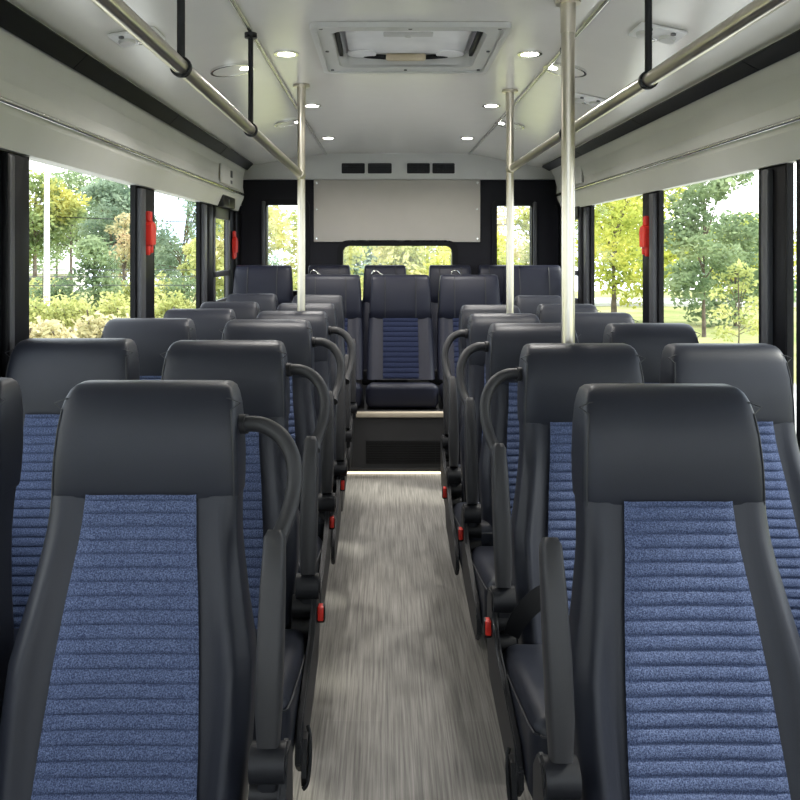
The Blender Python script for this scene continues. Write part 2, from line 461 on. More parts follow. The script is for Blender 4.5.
# rear wall
def rect_minus(x0, x1, z0, z1, holes):
    xs = sorted({x0, x1, *[h[0] for h in holes], *[h[1] for h in holes]})
    zs = sorted({z0, z1, *[h[2] for h in holes], *[h[3] for h in holes]})
    for a, b in zip(xs, xs[1:]):
        for c, d in zip(zs, zs[1:]):
            mx, mz = (a+b)/2, (c+d)/2
            if not any(h[0] < mx < h[1] and h[2] < mz < h[3] for h in holes): yield a, b, c, d
RW = [(-0.965, -0.66, 1.10, 1.807), (-0.338, 0.561, 1.02, 1.469), (0.93, 1.215, 1.10, 1.80)]
bm = bmesh.new()
for a, b, c, d in rect_minus(-1.32, 1.54, 0.0, CZ+0.06, RW): add_box(bm, (a, YR, c), (b, YR+0.08, d))
bmesh.ops.remove_doubles(bm, verts=bm.verts, dist=1e-5)
# faint upholstery joints
for z in (1.62, 1.28):
    for a, b in ((-1.19, -1.05), (-0.62, -0.40), (0.64, 0.90), (1.28, 1.40)): add_box(bm, (a, YR-0.004, z), (b, YR+0.01, z+0.006))
struct('wall_back', bm, M['darkwall'], smooth=False)
for k, (a, b, c, d) in enumerate(RW):
    WN[0] += 1
    bm = bmesh.new(); r = 0.055 if k == 1 else 0.02; fw = 0.048 if k == 1 else 0.045
    add_ring(bm, rrect(a, b, c, d, r), rrect(a-fw, b+fw, c-fw, d+fw, r+fw*0.8), 'y', YR-0.022, YR+0.03)
    w = struct('window_%d' % WN[0], bm, M['frame_black'])
    w['label'] = ['tall window left of the rear wall panel', 'low rounded window in the middle of the rear wall', 'tall window right of the rear wall panel'][k]
    bm = bmesh.new(); add_box(bm, (a, YR+0.02, c), (b, YR+0.026, d)); part('pane', bm, M['glass'], w, smooth=False)
    if k != 1:
        bm = bmesh.new(); xx = a-0.04 if k == 0 else b+0.01
        add_box(bm, (xx, YR-0.04, c), (xx+0.03, YR-0.018, d+0.03), 0.006); part('side_rail', bm, M['alu'], w)
# pale header band at the top of the rear wall, with its vents
bm = bmesh.new(); add_box(bm, (-1.25, YR-0.05, H+0.578), (1.47, YR, CZ+0.02), 0.008); struct('trim_18', bm, M['panel'], label='pale header band above the rear wall')
bm = bmesh.new(); add_box(bm, (-0.5775, YR-0.022, 1.502), (0.792, YR, 2.013), 0.005)
pn = struct('trim_19', bm, M['greypanel'], label='plain grey panel fixed above the rear window')
bm = bmesh.new()
for x in (-0.553, 0.768):
    for z in (1.53, 1.77, 1.985): add_cyl(bm, (x, YR-0.028, z), (x, YR-0.02, z), 0.007, 10)
part('screw', bm, M['chrome'], pn)
VL = ['leftmost black slot vent in the pale rear header', 'second black slot vent from left in the pale rear header', 'third black slot vent from left in the pale rear header', 'rightmost black slot vent in the pale rear header']
for k, (a, b) in enumerate(((-0.347, -0.157), (-0.132, 0.063), (0.188, 0.375), (0.396, 0.578))):
    v = thing('header_vent', VL[k], 'vent', ((a+b)/2, YR-0.05, H+0.668), 'slot vents in the rear header')
    w = (b-a)/2
    bm = bmesh.new(); add_ring(bm, rrect(-w+.008, w-.008, -.034, .034, .006, 2), rrect(-w, w, -.042, .042, .008, 2), 'y', -0.008, 0.003); part('frame', bm, M['black'], v)
    bm = bmesh.new(); add_box(bm, (-w+.005, -0.001, -.036), (w-.005, 0.004, .036)); part('backing', bm, M['black'], v, smooth=False)
    bm = bmesh.new()
    for i in range(5): add_box(bm, (-w+.007, -0.006, -.028+i*.014), (w-.007, 0.001, -.024+i*.014))
    for i in range(3): add_box(bm, (-w/2+i*w/2-.002, -0.007, -.034), (-w/2+i*w/2+.002, 0.001, .034))
    part('slats', bm, M['plastic'], v, smooth=False)
for x, lab in ((-0.66, 'small pale cover disc left of the header vents'), (0.86, 'small pale cover disc right of the header vents')):
    bm = bmesh.new(); add_cyl(bm, (x, YR-0.056, H+0.625), (x, YR-0.049, H+0.625), 0.03, 18)
    tag(part('cover_disc', bm, M['panel'], None), lab, 'cover', 'cover discs on the rear header')

# front of the bus, behind the camera: dash wall and windscreen
bm = bmesh.new()
for a, b, c, d in rect_minus(-1.32, 1.54, -0.06, CZ+0.06, [(-1.12, 1.34, 0.75, 2.05)]): add_box(bm, (a, Y0-0.08, c), (b, Y0, d))
struct('wall_front', bm, M['darkwall'], smooth=False)
WN[0] += 1
bm = bmesh.new(); add_ring(bm, rrect(-1.10, 1.32, .77, 2.03, .08), rrect(-1.16, 1.38, .71, 2.09, .1), 'y', Y0-0.02, Y0+0.02)
w = struct('window_%d' % WN[0], bm, M['frame_black'], label='windscreen at the front of the bus')
bm = bmesh.new(); add_box(bm, (-1.12, Y0-0.045, 0.75), (1.34, Y0-0.04, 2.05)); part('pane', bm, M['glass'], w, smooth=False)

# ------------------------------------------------------------------ seats
BW = [(.33, .226), (.40, .232), (.46, .236), (.55, .240), (.63, .238), (.73, .217), (.82, .200), (.88, .1935), (.94, .1935)]
BF = [(.33, -.255), (.40, -.232), (.46, -.212), (.55, -.182), (.63, -.156), (.73, -.122), (.82, -.091), (.88, -.070), (.94, -.057)]
BB = [(.33, -.11), (.40, -.095), (.46, -.080), (.55, -.060), (.63, -.042), (.73, -.018), (.82, .010), (.88, .032), (.94, .050)]
FWD = [(.40, .153), (.50, .149), (.63, .141), (.75, .130), (.85, .118), (.93, .113)]
MC = {}
def cached(key, fn):
    if key not in MC: MC[key] = fn()
    return MC[key]

def me_back():
    bm = bmesh.new(); rows = []
    for i in range(19):
        z = .33+.60*i/18
        rows.append((z, lerp_tab(BW, z), lerp_tab(BF, z), lerp_tab(BB, z)))
    slab(bm, rows, 60, 0.36, lambda z: 0.028 if z < .6 else 0.028-.024*(z-.6)/.33, 0.23)
    return finish(bm, 'back', angle=60)
HR = [(.918, .1925, -.056, .055), (.920, .1935, -.0595, .058), (.926, .194, -.0605, .062), (.95, .1940, -.0605, .070), (1.0, .1925, -.0585, .082), (1.06, .1880, -.050, .090),
      (1.10, .183, -.037, .092), (1.122, .178, -.024, .090), (1.137, .172, -.009, .084), (1.145, .164, .006, .072), (1.149, .150, .024, .055)]
def me_headrest():
    bm = bmesh.new(); slab(bm, HR, 64, 0.22); return finish(bm, 'headrest', angle=60)
def me_headpipe():
    bm = bmesh.new(); pts = []
    side = [(w*0.962, z, f+.122*(b-f)/2) for z, w, f, b in HR[1:-3]]
    for w, z, y in side: pts.append((-w, y-.001, z))
    for w, z, y in side[::-1]: pts.append((w, y-.001, z))
    add_tube(bm, pts, .0016, 6, 2); return finish(bm, 'piping')
def me_fabric():
    bm = bmesh.new(); nx = 14; rib = 0.0272; sub = 6
    z = .36; grid = []; i = 0; t = 0.0
    while z < .938:
        ph = (i % sub)/sub
        hgt = 0.0065*(abs(math.sin(PI*ph)))**0.45
        w = lerp_tab(FWD, z); f = lerp_tab(BF, z); row = []
        for j in range(nx+1):
            s = -1+2*j/nx
            tt = max(0, abs(s)-.9)/.1
            row.append(bm.verts.new((s*w, f-.0045-hgt*(1-tt)-.0005*tt-.004*s*s, z+.0008*noise.noise((s*3, i*.7, 0)))))
        grid.append(row); i += 1
        z += rib/sub*(0.9)
    for A, B in zip(grid, grid[1:]):
        for j in range(nx): bm.faces.new((A[j], A[j+1], B[j+1], B[j]))
    return finish(bm, 'fabric', angle=50)
def me_cushion(w=.226, y0=-.735, y1=-.24, z0=.250, z1=.462, ext=0.0):
    def f():
        bm = bmesh.new()
        nx, ny = 14, 14
        # rounded pillow: section across y,z lofted over x
        add_box(bm, (-w, y0, z0), (w, y1, z1), .045, 5)
        for v in bm.verts:
            if v.co.z > (z0+z1)/2:
                v.co.z += .010*(1-(v.co.x/w)**2)-0.075*max(0, (v.co.y-y0)/(y1-y0))
            if v.co.z < (z0+z1)/2: v.co.y += .02*max(0, 1-(v.co.y-y0)/.2)
        for v in bm.verts:
            if v.co.x*ext > 0: v.co.x += ext
        return finish(bm, 'cushion', angle=60)
    return f
def me_cushpipe(w=.226, y0=-.735, y1=-.26, z=.428, ext=0.0):
    def f():
        bm = bmesh.new()
        add_tube(bm, [(-w+.001, y1, z-.072), (-w+.001, y0+.05, z), (-w+.02, y0+.012, z), (-w+.06, y0+.0015, z), (w-.06, y0+.0015, z), (w-.02, y0+.012, z), (w-.001, y0+.05, z), (w-.001, y1, z-.072)], .0025, 6, 3)
        for v in bm.verts:
            if v.co.x*ext > 0: v.co.x += ext
        return finish(bm, 'piping')
    return f
def me_leg(y):
    def f():
        bm = bmesh.new()
        add_prism(bm, [(y-.05, 0.012), (y+.05, 0.012), (y+.03, .275), (y-.03, .275)], 'x', -.025, .025)
        add_box(bm, (-.045, y-.08, 0.0), (.045, y+.08, .014), .004); return finish(bm, 'leg')
    return f
def me_frame():
    bm = bmesh.new()
    add_box(bm, (-.20, -.60, .245), (.20, -.55, .285), .006); add_box(bm, (-.20, -.33, .245), (.20, -.28, .285), .006)
    for x in (-.20, .18): add_box(bm, (x, -.66, .25), (x+.02, -.20, .29), .004)
    return finish(bm, 'frame')
def me_side(s):
    def f():
        bm = bmesh.new()
        poly = [(-.15, .47), (-.19, .515), (-.235, .515), (-.26, .45), (-.33, .40), (-.62, .345), (-.66, .31), (-.665, .27), (-.63, .235), (-.5, .235), (-.2, .27), (-.15, .33)]
        add_prism(bm, poly, 'x', s*.304, s*.320)
        bmesh.ops.bevel(bm, geom=bm.edges[:], offset=.004, segments=2, affect='EDGES')
        return finish(bm, 'side', angle=35)
    return f
def me_hinge(s):
    def f():
        bm = bmesh.new()
        for y, z in ((-.224, .435), (-.226, .376), (-.226, .32)):
            add_cyl(bm, (s*.25, y, z), (s*.309, y, z), .031, 20)
            add_cyl(bm, (s*.25, y, z), (s*.3095, y, z), .020, 20)
        return finish(bm, 'hinge')
    return f
def me_lever(s):
    def f():
        bm = bmesh.new()
        add_prism(bm, [(-.60, .31), (-.57, .25), (-.59, .215), (-.65, .215), (-.66, .24), (-.63, .31)], 'x', s*.318, s*.330)
        add_tube(bm, [(s*.326, -.585, .315), (s*.333, -.60, .295), (s*.335, -.63, .25), (s*.331, -.65, .222), (s*.322, -.655, .212)], .005, 8, 4)
        return finish(bm, 'lever')
    return f
def me_arm(s):
    def f():
        bm = bmesh.new()
        n = 16; rings = []
        # flat padded bar folded up beside the backrest
        path = [(-.238, .530), (-.233, .60), (-.210, .70), (-.178, .80), (-.152, .878), (-.148, .892)]
        wid = [.020, .024, .0245, .023, .020, .013]; dep = [.026, .030, .031, .030, .026, .016]
        for (y, z), w, d in zip(path, wid, dep):
            ring = []
            for j in range(n):
                a = 2*PI*j/n; ca, sa = math.cos(a), math.sin(a)
                ring.append(bm.verts.new((s*.285+w*math.copysign(abs(ca)**.45, ca), y+d*math.copysign(abs(sa)**.45, sa), z-d*.35*math.copysign(abs(sa)**.45, sa))))
            rings.append(ring)
        for A, B in zip(rings, rings[1:]):
            for j in range(n): bm.faces.new((A[j], A[(j+1) % n], B[(j+1) % n], B[j]))
        bm.faces.new(rings[0][::-1]); bm.faces.new(rings[-1])
        return finish(bm, 'arm', angle=55)
    return f
def me_armline(s):
    def f():
        bm = bmesh.new()
        add_tube(bm, [(s*.307, -.237, .56), (s*.3085, -.222, .66), (s*.3075, -.190, .765), (s*.304, -.160, .86)], .003, 6, 4)
        return finish(bm, 'armline')
    return f
def me_pivot(s):
    def f():
        bm = bmesh.new()
        add_cyl(bm, (s*.252, -.232, .495), (s*.316, -.232, .495), .034, 24)
        add_box(bm, (s*.262, -.250, .43), (s*.308, -.205, .50), .012, 3)
        add_cyl(bm, (s*.314, -.232, .495), (s*.319, -.232, .495), .020, 20)
        return finish(bm, 'pivot')
    return f
def me_loop(s):
    def f():
        bm = bmesh.new()
        pts = [(.165, .02, 1.058), (.200, .014, 1.062), (.240, .006, 1.060), (.280, -.008, 1.038), (.305, -.026, .998), (.311, -.045, .950), (.302, -.078, .900), (.289, -.112, .868), (.287, -.138, .850)]
        add_tube(bm, [(s*x, y, z) for x, y, z in pts], .0168, 14, 6)
        add_cyl(bm, (s*.180, .018, 1.060), (s*.203, .013, 1.062), .021, 16)
        return finish(bm, 'loop', angle=60)
    return f
def me_buckle(s):
    def f():
        bm = bmesh.new(); add_box(bm, (s*.318, -.255, .400), (s*.342, -.225, .447), .006); return finish(bm, 'buckle')
    return f
def me_button(s):
    def f():
        bm = bmesh.new(); add_box(bm, (s*.3215, -.259, .408), (s*.3385, -.230, .4475), .004); return finish(bm, 'button')
    return f
def me_strap(s):
    def f():
        bm = bmesh.new()
        pts = smooth_path([(s*.268, -.27, .415), (s*.258, -.29, .455), (s*.236, -.305, .495), (s*.206, -.315, .528), (s*.176, -.325, .548), (s*.150, -.33, .556)], 6)
        rows = []; N = Vector((0, -.86, .5))
        for i, p in enumerate(pts):
            t = (pts[min(i+1, len(pts)-1)]-pts[max(i-1, 0)]).normalized()
            w_ = t.cross(N).normalized(); u = i/(len(pts)-1)
            o = w_*(.022+.008*u)*math.sqrt(max(.05, 1-max(0, (u-.72)/.28)**2)); n_ = N+w_*0
            rows.append([bm.verts.new(p+o+n_*.004), bm.verts.new(p-o+n_*.004), bm.verts.new(p-o-n_*.002), bm.verts.new(p+o-n_*.002)])
        for A, B in zip(rows, rows[1:]):
            for j in range(4): bm.faces.new((A[j], A[(j+1) % 4], B[(j+1) % 4], B[j]))
        bm.faces.new(rows[0]); bm.faces.new(rows[-1][::-1])
        return finish(bm, 'strap')
    return f

GRP = 'ribbed blue bus seats in rows'
def put(name, key, fn, mat, parent, label=None):
    o = link(name, cached(key, fn), mat, parent)
    if label: o['label'] = label
    return o
def bus_seat(x, y, s, label, aisle, loop, strap=False, hz=1.0, wx=1.0, lever=False, buckle=True, inset=0.0):
    """s = +1 when the aisle is on the +x side of the seat"""
    t = thing('bus_seat', label, 'seat', (x, y, 0), GRP)
    t.scale = (wx, 1, hz)
    b = put('backrest', 'back', me_back, M['leather'], t)
    put('fabric_panel', 'fabric', me_fabric, M['fabric'], b, 'ribbed blue woven panel')
    h = put('headrest', 'head', me_headrest, M['leather'], t)
    put('piping', 'headpipe', me_headpipe, M['seam'], h)
    ex = s*(.074-inset) if aisle else 0.0
    c = put('cushion', ('cush', ex), me_cushion(ext=ex), M['leather'], t)
    put('piping', ('cushpipe', ex), me_cushpipe(ext=ex), M['seam'], c)
    put('seat_frame', 'frame', me_frame, M['plastic'], t)
    put('leg', 'leg1', me_leg(-.57), M['plastic'], t); put('leg', 'leg2', me_leg(-.30), M['plastic'], t)
    if aisle:
        sd = put('side_panel', ('side', s), me_side(s), M['plastic'], t); sd.location.x = -s*inset
        if lever: put('recline_lever', ('lev', s), me_lever(s), M['black'], sd)
        put('hinge', ('hinge', s), me_hinge(s), M['black'], t).location.x = -s*inset
        a = put('armrest', ('arm', s), me_arm(s), M['rubber'], t, 'padded armrest folded upright'); a.location.x = -s*inset*.4
        put('pivot', ('piv', s), me_pivot(s), M['plastic'], a)
        if buckle:
          bk = put('belt_buckle', ('buck', s), me_buckle(s), M['black'], t); bk.location.x = -s*inset
          put('release_button', ('btn', s), me_button(s), M['red'], bk, 'red release button')
        if loop: put('grab_loop', ('loop', s), me_loop(s), M['rubber'], t, 'curved grab handle at shoulder height')
    if strap: put('seat_belt', ('strap', s), me_strap(s), M['black'], t, 'loop of black belt webbing')
    return t

ORD = ['nearest the camera', 'second from the front', 'third from the front', 'fourth from the front', 'fifth from the front', 'sixth from the front']
D = 'dark leather seat with ribbed blue back, '
LA = [(-.496, 1.70), (-.49, 2.47), (-.469, 3.21), (-.425, 3.68), (-.420, 4.30), (-.413, 4.98)]
LW = [(-.960, 1.70), (-.964, 2.47), (-.945, 3.20), (-.868, 3.74), (-.838, 4.32), (-.826, 4.98)]
RA = [(.586, 1.66), (.588, 2.385), (.576, 3.09), (.540, 3.58), (.556, 4.17)]
RWN = [None, (1.028, 2.40), (1.032, 3.08), (.973, 3.62), (.967, 4.20), (.968, 4.98)]
def hscale(y, top):            # small differences in seat height from row to row
    return top/1.149
TLA = [1.151, 1.152, 1.153, 1.152, 1.147, 1.155]
WLL = [1, 1, .96, .90, .87, .86]
WRR = [.955, .94, .92, .87, .85, .82]
TRA = [1.150, 1.152, 1.149, 1.148, 1.147]
for i, (x, y) in enumerate(LA): bus_seat(x, y, 1, D+ORD[i]+' left of aisle', True, i < 4, hz=TLA[i]/1.149, wx=WLL[i], lever=i < 2, buckle=0 < i < 4, inset=[0, .016, .042, .055, .055, .055][i])
for i, (x, y) in enumerate(LW): bus_seat(x, y, 1, D+(ORD[i]+' by left windows' if i else 'cut off by the left edge of the photo'), False, False, hz=(TLA[i]+.006)/1.149, wx=WLL[i] if i else .86)
for i, (x, y) in enumerate(RA): bus_seat(x, y, -1, D+ORD[i]+' right of aisle', True, 0 < i < 4, strap=(i == 1), hz=TRA[i]/1.149, wx=WRR[i], lever=i < 2, buckle=0 < i < 4)
for i, v in enumerate(RWN):
    if v: bus_seat(v[0], v[1], -1, D+['', 'nearest the camera by right windows', 'second along the right windows', 'third along the right windows', 'fourth along the right windows', 'rearmost along the right windows'][i], False, False, hz=1.150/1.149, wx=WRR[i])

# rear bench seats: smoother navy seats with stitched headrests
def rear_me(kind):
    w, hb, ht, z0 = {'a': (.235, .555, .863, .14), 'c': (.185, .63, .923, .10)}[kind]
    def back():
        bm = bmesh.new(); rows = []
        for i in range(13):
            t = i/12; z = z0+(hb+.03-z0)*t
            ww = (w+.003)*(1-.045*max(0, t-.35)/.65)
            f = -.23+.19*t
            rows.append((z, ww, f, f+.13))
        slab(bm, rows, 52, 0.30, lambda z: .012); return finish(bm, 'rback', angle=60)
    def fab():
        bm = bmesh.new(); rows = []; n = 72
        for i in range(n+1):
            t = .02+.93*i/n; z = z0+(hb+.03-z0)*t; f = -.23+.19*t
            hg = .006*abs(math.sin(PI*i/6))**.5; wf = w*.53
            rows.append([bm.verts.new((s*wf, f-.004-hg, z)) for s in (-1, -.6, -.2, .2, .6, 1)])
        for A, B in zip(rows, rows[1:]):
            for j in range(5): bm.faces.new((A[j], A[j+1], B[j+1], B[j]))
        return finish(bm, 'rfab', angle=50)
    def head():
        bm = bmesh.new(); W = w*.955; d = ht-hb
        slab(bm, [(hb-.012, W*.95, -.05, .06), (hb, W, -.062, .075), (hb+d*.2, W*.995, -.066, .085), (hb+d*.6, W*.975, -.052, .092), (hb+d*.87, W*.945, -.03, .09), (hb+d*.955, W*.925, -.012, .08), (hb+d*.985, W*.90, .006, .07), (ht, W*.86, .025, .05)], 56, 0.26)
        return finish(bm, 'rhead', angle=60)
    def seam():
        bm = bmesh.new()
        for x in (-w*.47, w*.47):
            add_tube(bm, [(x, -.0655, hb+.004), (x, -.0695, hb+.06), (x, -.0605, hb+(ht-hb)*.55), (x, -.036, hb+(ht-hb)*.86), (x, -.012, hb+(ht-hb)*.955)], .0035, 6, 3)
        return finish(bm, 'rseam')
    return back, fab, head, seam
def rear_seat(x, y, z, kind, label, cushion=True, folded=False):
    t = thing('rear_seat', label, 'seat', (x, y, z), 'navy rear seats on the raised platform')
    fn = rear_me(kind)
    b = put('backrest', (kind, 'b'), fn[0], M['leather_blue'], t)
    put('fabric_panel', (kind, 'f'), fn[1], M['fabric_navy'], b, 'ribbed navy woven panel')
    h = put('headrest', (kind, 'h'), fn[2], M['leather_blue'], t)
    put('stitching', (kind, 's'), fn[3], M['seam'], h)
    if cushion:
        c = put('cushion', (kind, 'c'), me_cushion(.238, -.62, -.14, .01, .178), M['leather_blue'], t)
    if folded:
        bm = bmesh.new(); add_box(bm, (-.18, -.25, .0), (.18, -.06, .12), .02, 3); part('seat_base', bm, M['plastic'], t)
    return t
A_TOP = {'a': .863}
rear_seat(.118, 5.80, PTOP, 'a', 'navy seat facing the aisle end, in the middle of the rear row')
rear_seat(-.385, 5.80, PTOP, 'a', 'navy rear seat directly left of the middle one, beside the left pole')
rear_seat(.618, 5.80, PTOP, 'a', 'navy rear seat directly right of the middle one')
for x, lab in ((-.915, 'navy rear seat in the left corner, highest against the left window'), (1.128, 'navy rear seat in the right corner under the right rear window')):
    t = rear_seat(x, 6.05, PTOP+.065, 'a', lab)
    bm = bmesh.new(); add_box(bm, (-.22, -.60, -.065), (.22, -.02, .02), .01); part('seat_base', bm, M['plastic'], t)
for x, lab in ((-.44, 'low navy headrest seat against rear wall, left of the rear window'),
               (.008, 'narrow navy seat against rear wall, showing in the rear window centre'),
               (.53, 'narrow navy seat against rear wall, at the right of the rear window'),
               (.93, 'navy seat against rear wall, half hidden behind the right far pole')):
    rear_seat(x, 6.42, PTOP, 'c', lab, cushion=False, folded=True)
# shoulder belt guides standing behind the three middle rear seats
for k, (x, lab) in enumerate(((-.52, 'chrome belt guide behind the rear seat left of the middle one'), (-.06, 'chrome belt guide behind the middle rear seat'), (.53, 'chrome belt guide behind the rear seat right of the middle one'))):
    t = thing('belt_guide', lab, 'seat belt', (x, 5.95, PTOP), 'belt guides behind the rear seats')
    bm = bmesh.new(); add_cyl(bm, (0, 0, 0), (0, 0, .86), .012, 10); part('post', bm, M['black'], t)
    bm = bmesh.new(); add_tube(bm, [(-.03, -.015, .865), (-.015, -.015, .888), (.01, -.015, .886), (.028, -.015, .868), (.05, -.012, .858)], .006, 8, 4); part('guide_loop', bm, M['chrome'], t)

# ------------------------------------------------------------------ poles, rails
def pole(x, y, lab, r=.0185):
    t = thing('grab_pole', lab, 'pole', (x, y, 0), 'floor to ceiling grab poles')
    bm = bmesh.new(); add_cyl(bm, (0, 0, 0.0), (0, 0, CZ-.005), r, 28); part('tube', bm, M['steel'], t)
    bm = bmesh.new(); add_cyl(bm, (0, 0, CZ-.105), (0, 0, CZ-.002), r+.003, 28); add_cyl(bm, (0, 0, CZ-.012), (0, 0, CZ-.001), .04, 28); part('ceiling_collar', bm, M['steel'], t)
    bm = bmesh.new(); add_cyl(bm, (0, 0, 0.0), (0, 0, .012), .05, 28); add_cyl(bm, (0, 0, .01), (0, 0, .05), .023, 28); part('floor_flange', bm, M['steel'], t)
    return t
pole(-.395, 3.825, 'steel pole left of the aisle, standing behind the fourth left seat')
pole(.622, 3.95, 'thinner looking far steel pole right of the aisle')
pole(.582, 2.53, 'thick looking near steel pole on the right, behind the second seat', .021)
def rail(xs, zs, yb, xe, ze, y1, rods, lab):
    """straight bar under the ceiling joint strip that bends inboard to end at a pole"""
    t = thing('grab_rail', lab, 'handrail', (xs, yb, zs), 'overhead grab rails')
    bm = bmesh.new(); e = (xe-xs, y1-yb, ze-zs)
    add_tube(bm, [(0, Y0+.2-yb, 0), (0, -.9, 0), (0, -.12, 0), (e[0]*.06, e[1]*.08, e[2]*.06), e], .0185, 24, 8); part('tube', bm, M['steel'], t)
    bm = bmesh.new(); ev = Vector(e); d = Vector((xe-xs, y1-yb, ze-zs)).normalized()
    add_cyl(bm, ev-d*.06, ev, .0225, 20); part('end_collar', bm, M['steel'], t)
    for y in rods:
        bm = bmesh.new(); add_cyl(bm, (0, y-yb, .020), (0, y-yb, CZ-zs-.012), .0095, 14); add_cyl(bm, (0, y-yb, CZ-zs-.03), (0, y-yb, CZ-zs-.012), .022, 18)
        h = part('hanger', bm, M['plastic'], t, 'black hanger rod with a ring')
        c = [(math.cos(a*PI/14), math.sin(a*PI/14)) for a in range(28)]
        bm = bmesh.new(); add_ring(bm, [(.0183*p, .0183*q_) for p, q_ in c], [(.025*p, .025*q_) for p, q_ in c], 'y', y-yb-.007, y-yb+.007); part('ring', bm, M['plastic'], h)
rail(TXL, H+.431, 2.90, -.395, H+.357, 3.825, (0.9, 1.884, 2.87), 'long steel overhead grab rail on the left of the ceiling')
rail(TXR, H+.450, 3.12, .622, H+.398, 3.95, (1.1, 2.118, 3.08), 'long steel overhead grab rail on the right of the ceiling')

# ------------------------------------------------------------------ ceiling fittings
def lamp(x, y, z, e, r=.05, spot=2.2):
    l = bpy.data.lights.new('downlight_lamp', 'AREA'); l.shape = 'DISK'; l.size = .07
    l.energy = e; l.color = (1.0, .96, .90); l.spread = math.radians(150)
    o = bpy.data.objects.new('downlight_lamp', l); COL.objects.link(o); o.location = (x, y, z)
    return o
def downlight(x, y, lab):
    t = thing('downlight', lab, 'ceiling light', (x, y, CZ), 'small round downlights in the ceiling')
    bm = bmesh.new(); add_ring(bm, [(.036*math.cos(a*PI/12), .036*math.sin(a*PI/12)) for a in range(24)], [(.05*math.cos(a*PI/12), .05*math.sin(a*PI/12)) for a in range(24)], 'z', -.006, .0)
    part('bezel', bm, M['chrome'], t)
    bm = bmesh.new(); add_cyl(bm, (0, 0, -.004), (0, 0, -.001), .036, 24); part('lens', bm, M['led'], t, 'glowing lens')
    l = lamp(0, 0, -.012, 7.0); l.parent = t
for k, y in enumerate((3.21, 4.36, 5.62)):
    o = ['nearest', 'middle', 'farthest'][k]
    downlight(-.392, y, o+' of the three small downlights left of the roof hatch line')
    downlight(.585, y, o+' of the three small downlights right of the roof hatch line')
def slope_z(x):
    if x < TXL: return CZ+(CUL[1]-CZ)*(x-TXL)/(CUL[0]-TXL)
    if x > TXR: return CZ+(CUR[1]-CZ)*(x-TXR)/(CUR[0]-TXR)
    return CZ
def slope_rot(x):
    if x < TXL: return -math.atan2(CUL[1]-CZ, CUL[0]-TXL)
    if x > TXR: return -math.atan2(CUR[1]-CZ, CUR[0]-TXR)
    return 0
def wrapa(a):
    while a > PI/2: a -= PI
    while a < -PI/2: a += PI
    return a
def oval(x, y, side, lab):
    t = thing('dome_light', lab, 'ceiling light', (x, y, slope_z(x)), 'round dome lights beside the grab rails')
    t.rotation_euler = (0, wrapa(slope_rot(x)), 0)
    bm = bmesh.new(); c = [(math.cos(a*PI/20), math.sin(a*PI/20)) for a in range(40)]
    add_ring(bm, [(.082*p, .082*q_) for p, q_ in c], [(.092*p, .092*q_) for p, q_ in c], 'z', -.010, .0); part('bezel', bm, M['chrome'], t)
    bm = bmesh.new(); add_cyl(bm, (0, 0, -.007), (0, 0, -.001), .083, 40); part('diffuser', bm, M['ceiling'], t)
    bm = bmesh.new(); add_cyl(bm, (side*.055, 0, -.010), (side*.055, 0, -.005), .020, 20); part('lens', bm, M['led'], t, 'glowing lens')
    l = lamp(side*.055, 0, -.016, 5); l.parent = t
oval(-.64, 3.37, 1, 'round dome light on the left ceiling, nearer of two')
oval(-.575, 4.85, 1, 'round dome light on the left ceiling, farther of two')
oval(.775, 3.42, -1, 'round dome light on the right ceiling, nearer of two')
oval(.775, 4.92, -1, 'round dome light on the right ceiling, farther of two')
def reading(x, y, m, lab):
    t = thing('reading_light', lab, 'ceiling light', (x, y, slope_z(x)), 'air and reading light consoles')
    t.rotation_euler = (0, wrapa(slope_rot(x)), 0); t.scale = (.72, .95, 1)
    bm = bmesh.new(); add_box(bm, (-.11, -.075, -.012), (.11, .075, 0), .011, 3); part('housing', bm, M['white'], t)
    for sx in (-.055, .055):
        bm = bmesh.new(); add_cyl(bm, (sx, .01, -.022), (sx, .01, -.010), .034, 24, .040); part('air_nozzle', bm, M['panel'], t)
        bm = bmesh.new(); add_cyl(bm, (sx, -.052, -.017), (sx, -.052, -.010), .012, 14); part('button', bm, M['alu'], t)
    bm = bmesh.new(); add_box(bm, (-.02, .035, -.016), (.02, .068, -.010), .003); part('lamp_lens', bm, M['chrome'], t)
reading(-.84, 2.72, 1, 'white air and light console on the left ceiling near the camera')
reading(.93, 2.72, 1, 'white air and light console on the right ceiling beside the near hanger')
reading(.985, 3.86, 1, 'white air and light console farther back on the right ceiling')

# roof hatch
t = thing('roof_hatch', 'white emergency roof hatch with a beige handle in the ceiling', 'hatch', (.0925, 3.13, CZ))
x0, x1, y0, y1 = HX0-.0925, HX1-.0925, HY0-3.13, HY1-3.13
bm = bmesh.new()
add_ring(bm, rrect(x0+.012, x1-.012, y0+.012, y1-.012, .06), rrect(x0-.055, x1+.055, y0-.06, y1+.06, .025), 'z', -.012, -.001)
add_ring(bm, rrect(x0-.040, x1+.040, y0-.045, y1+.045, .03), rrect(x0-.060, x1+.060, y0-.065, y1+.065, .03), 'z', -.020, -.001)
part('frame', bm, M['panel'], t)
bm = bmesh.new(); add_ring(bm, rrect(x0+.012, x1-.012, y0+.012, y1-.012, .06), rrect(x0-.002, x1+.002, y0-.002, y1+.002, .02), 'z', -.004, .05); part('collar', bm, M['panel'], t)
bm = bmesh.new(); add_box(bm, (x0-.01, y0-.01, .048), (x1+.01, y1+.01, .065), .004)
add_box(bm, (x0+.05, y0+.03, .036), (x1-.05, y1-.07, .05), .008)
for sx in (-1, 1): add_cyl(bm, (sx*.185, y1-.075, .030), (sx*.185, y1-.075, .05), .06, 24)
part('lid', bm, M['white'], t)
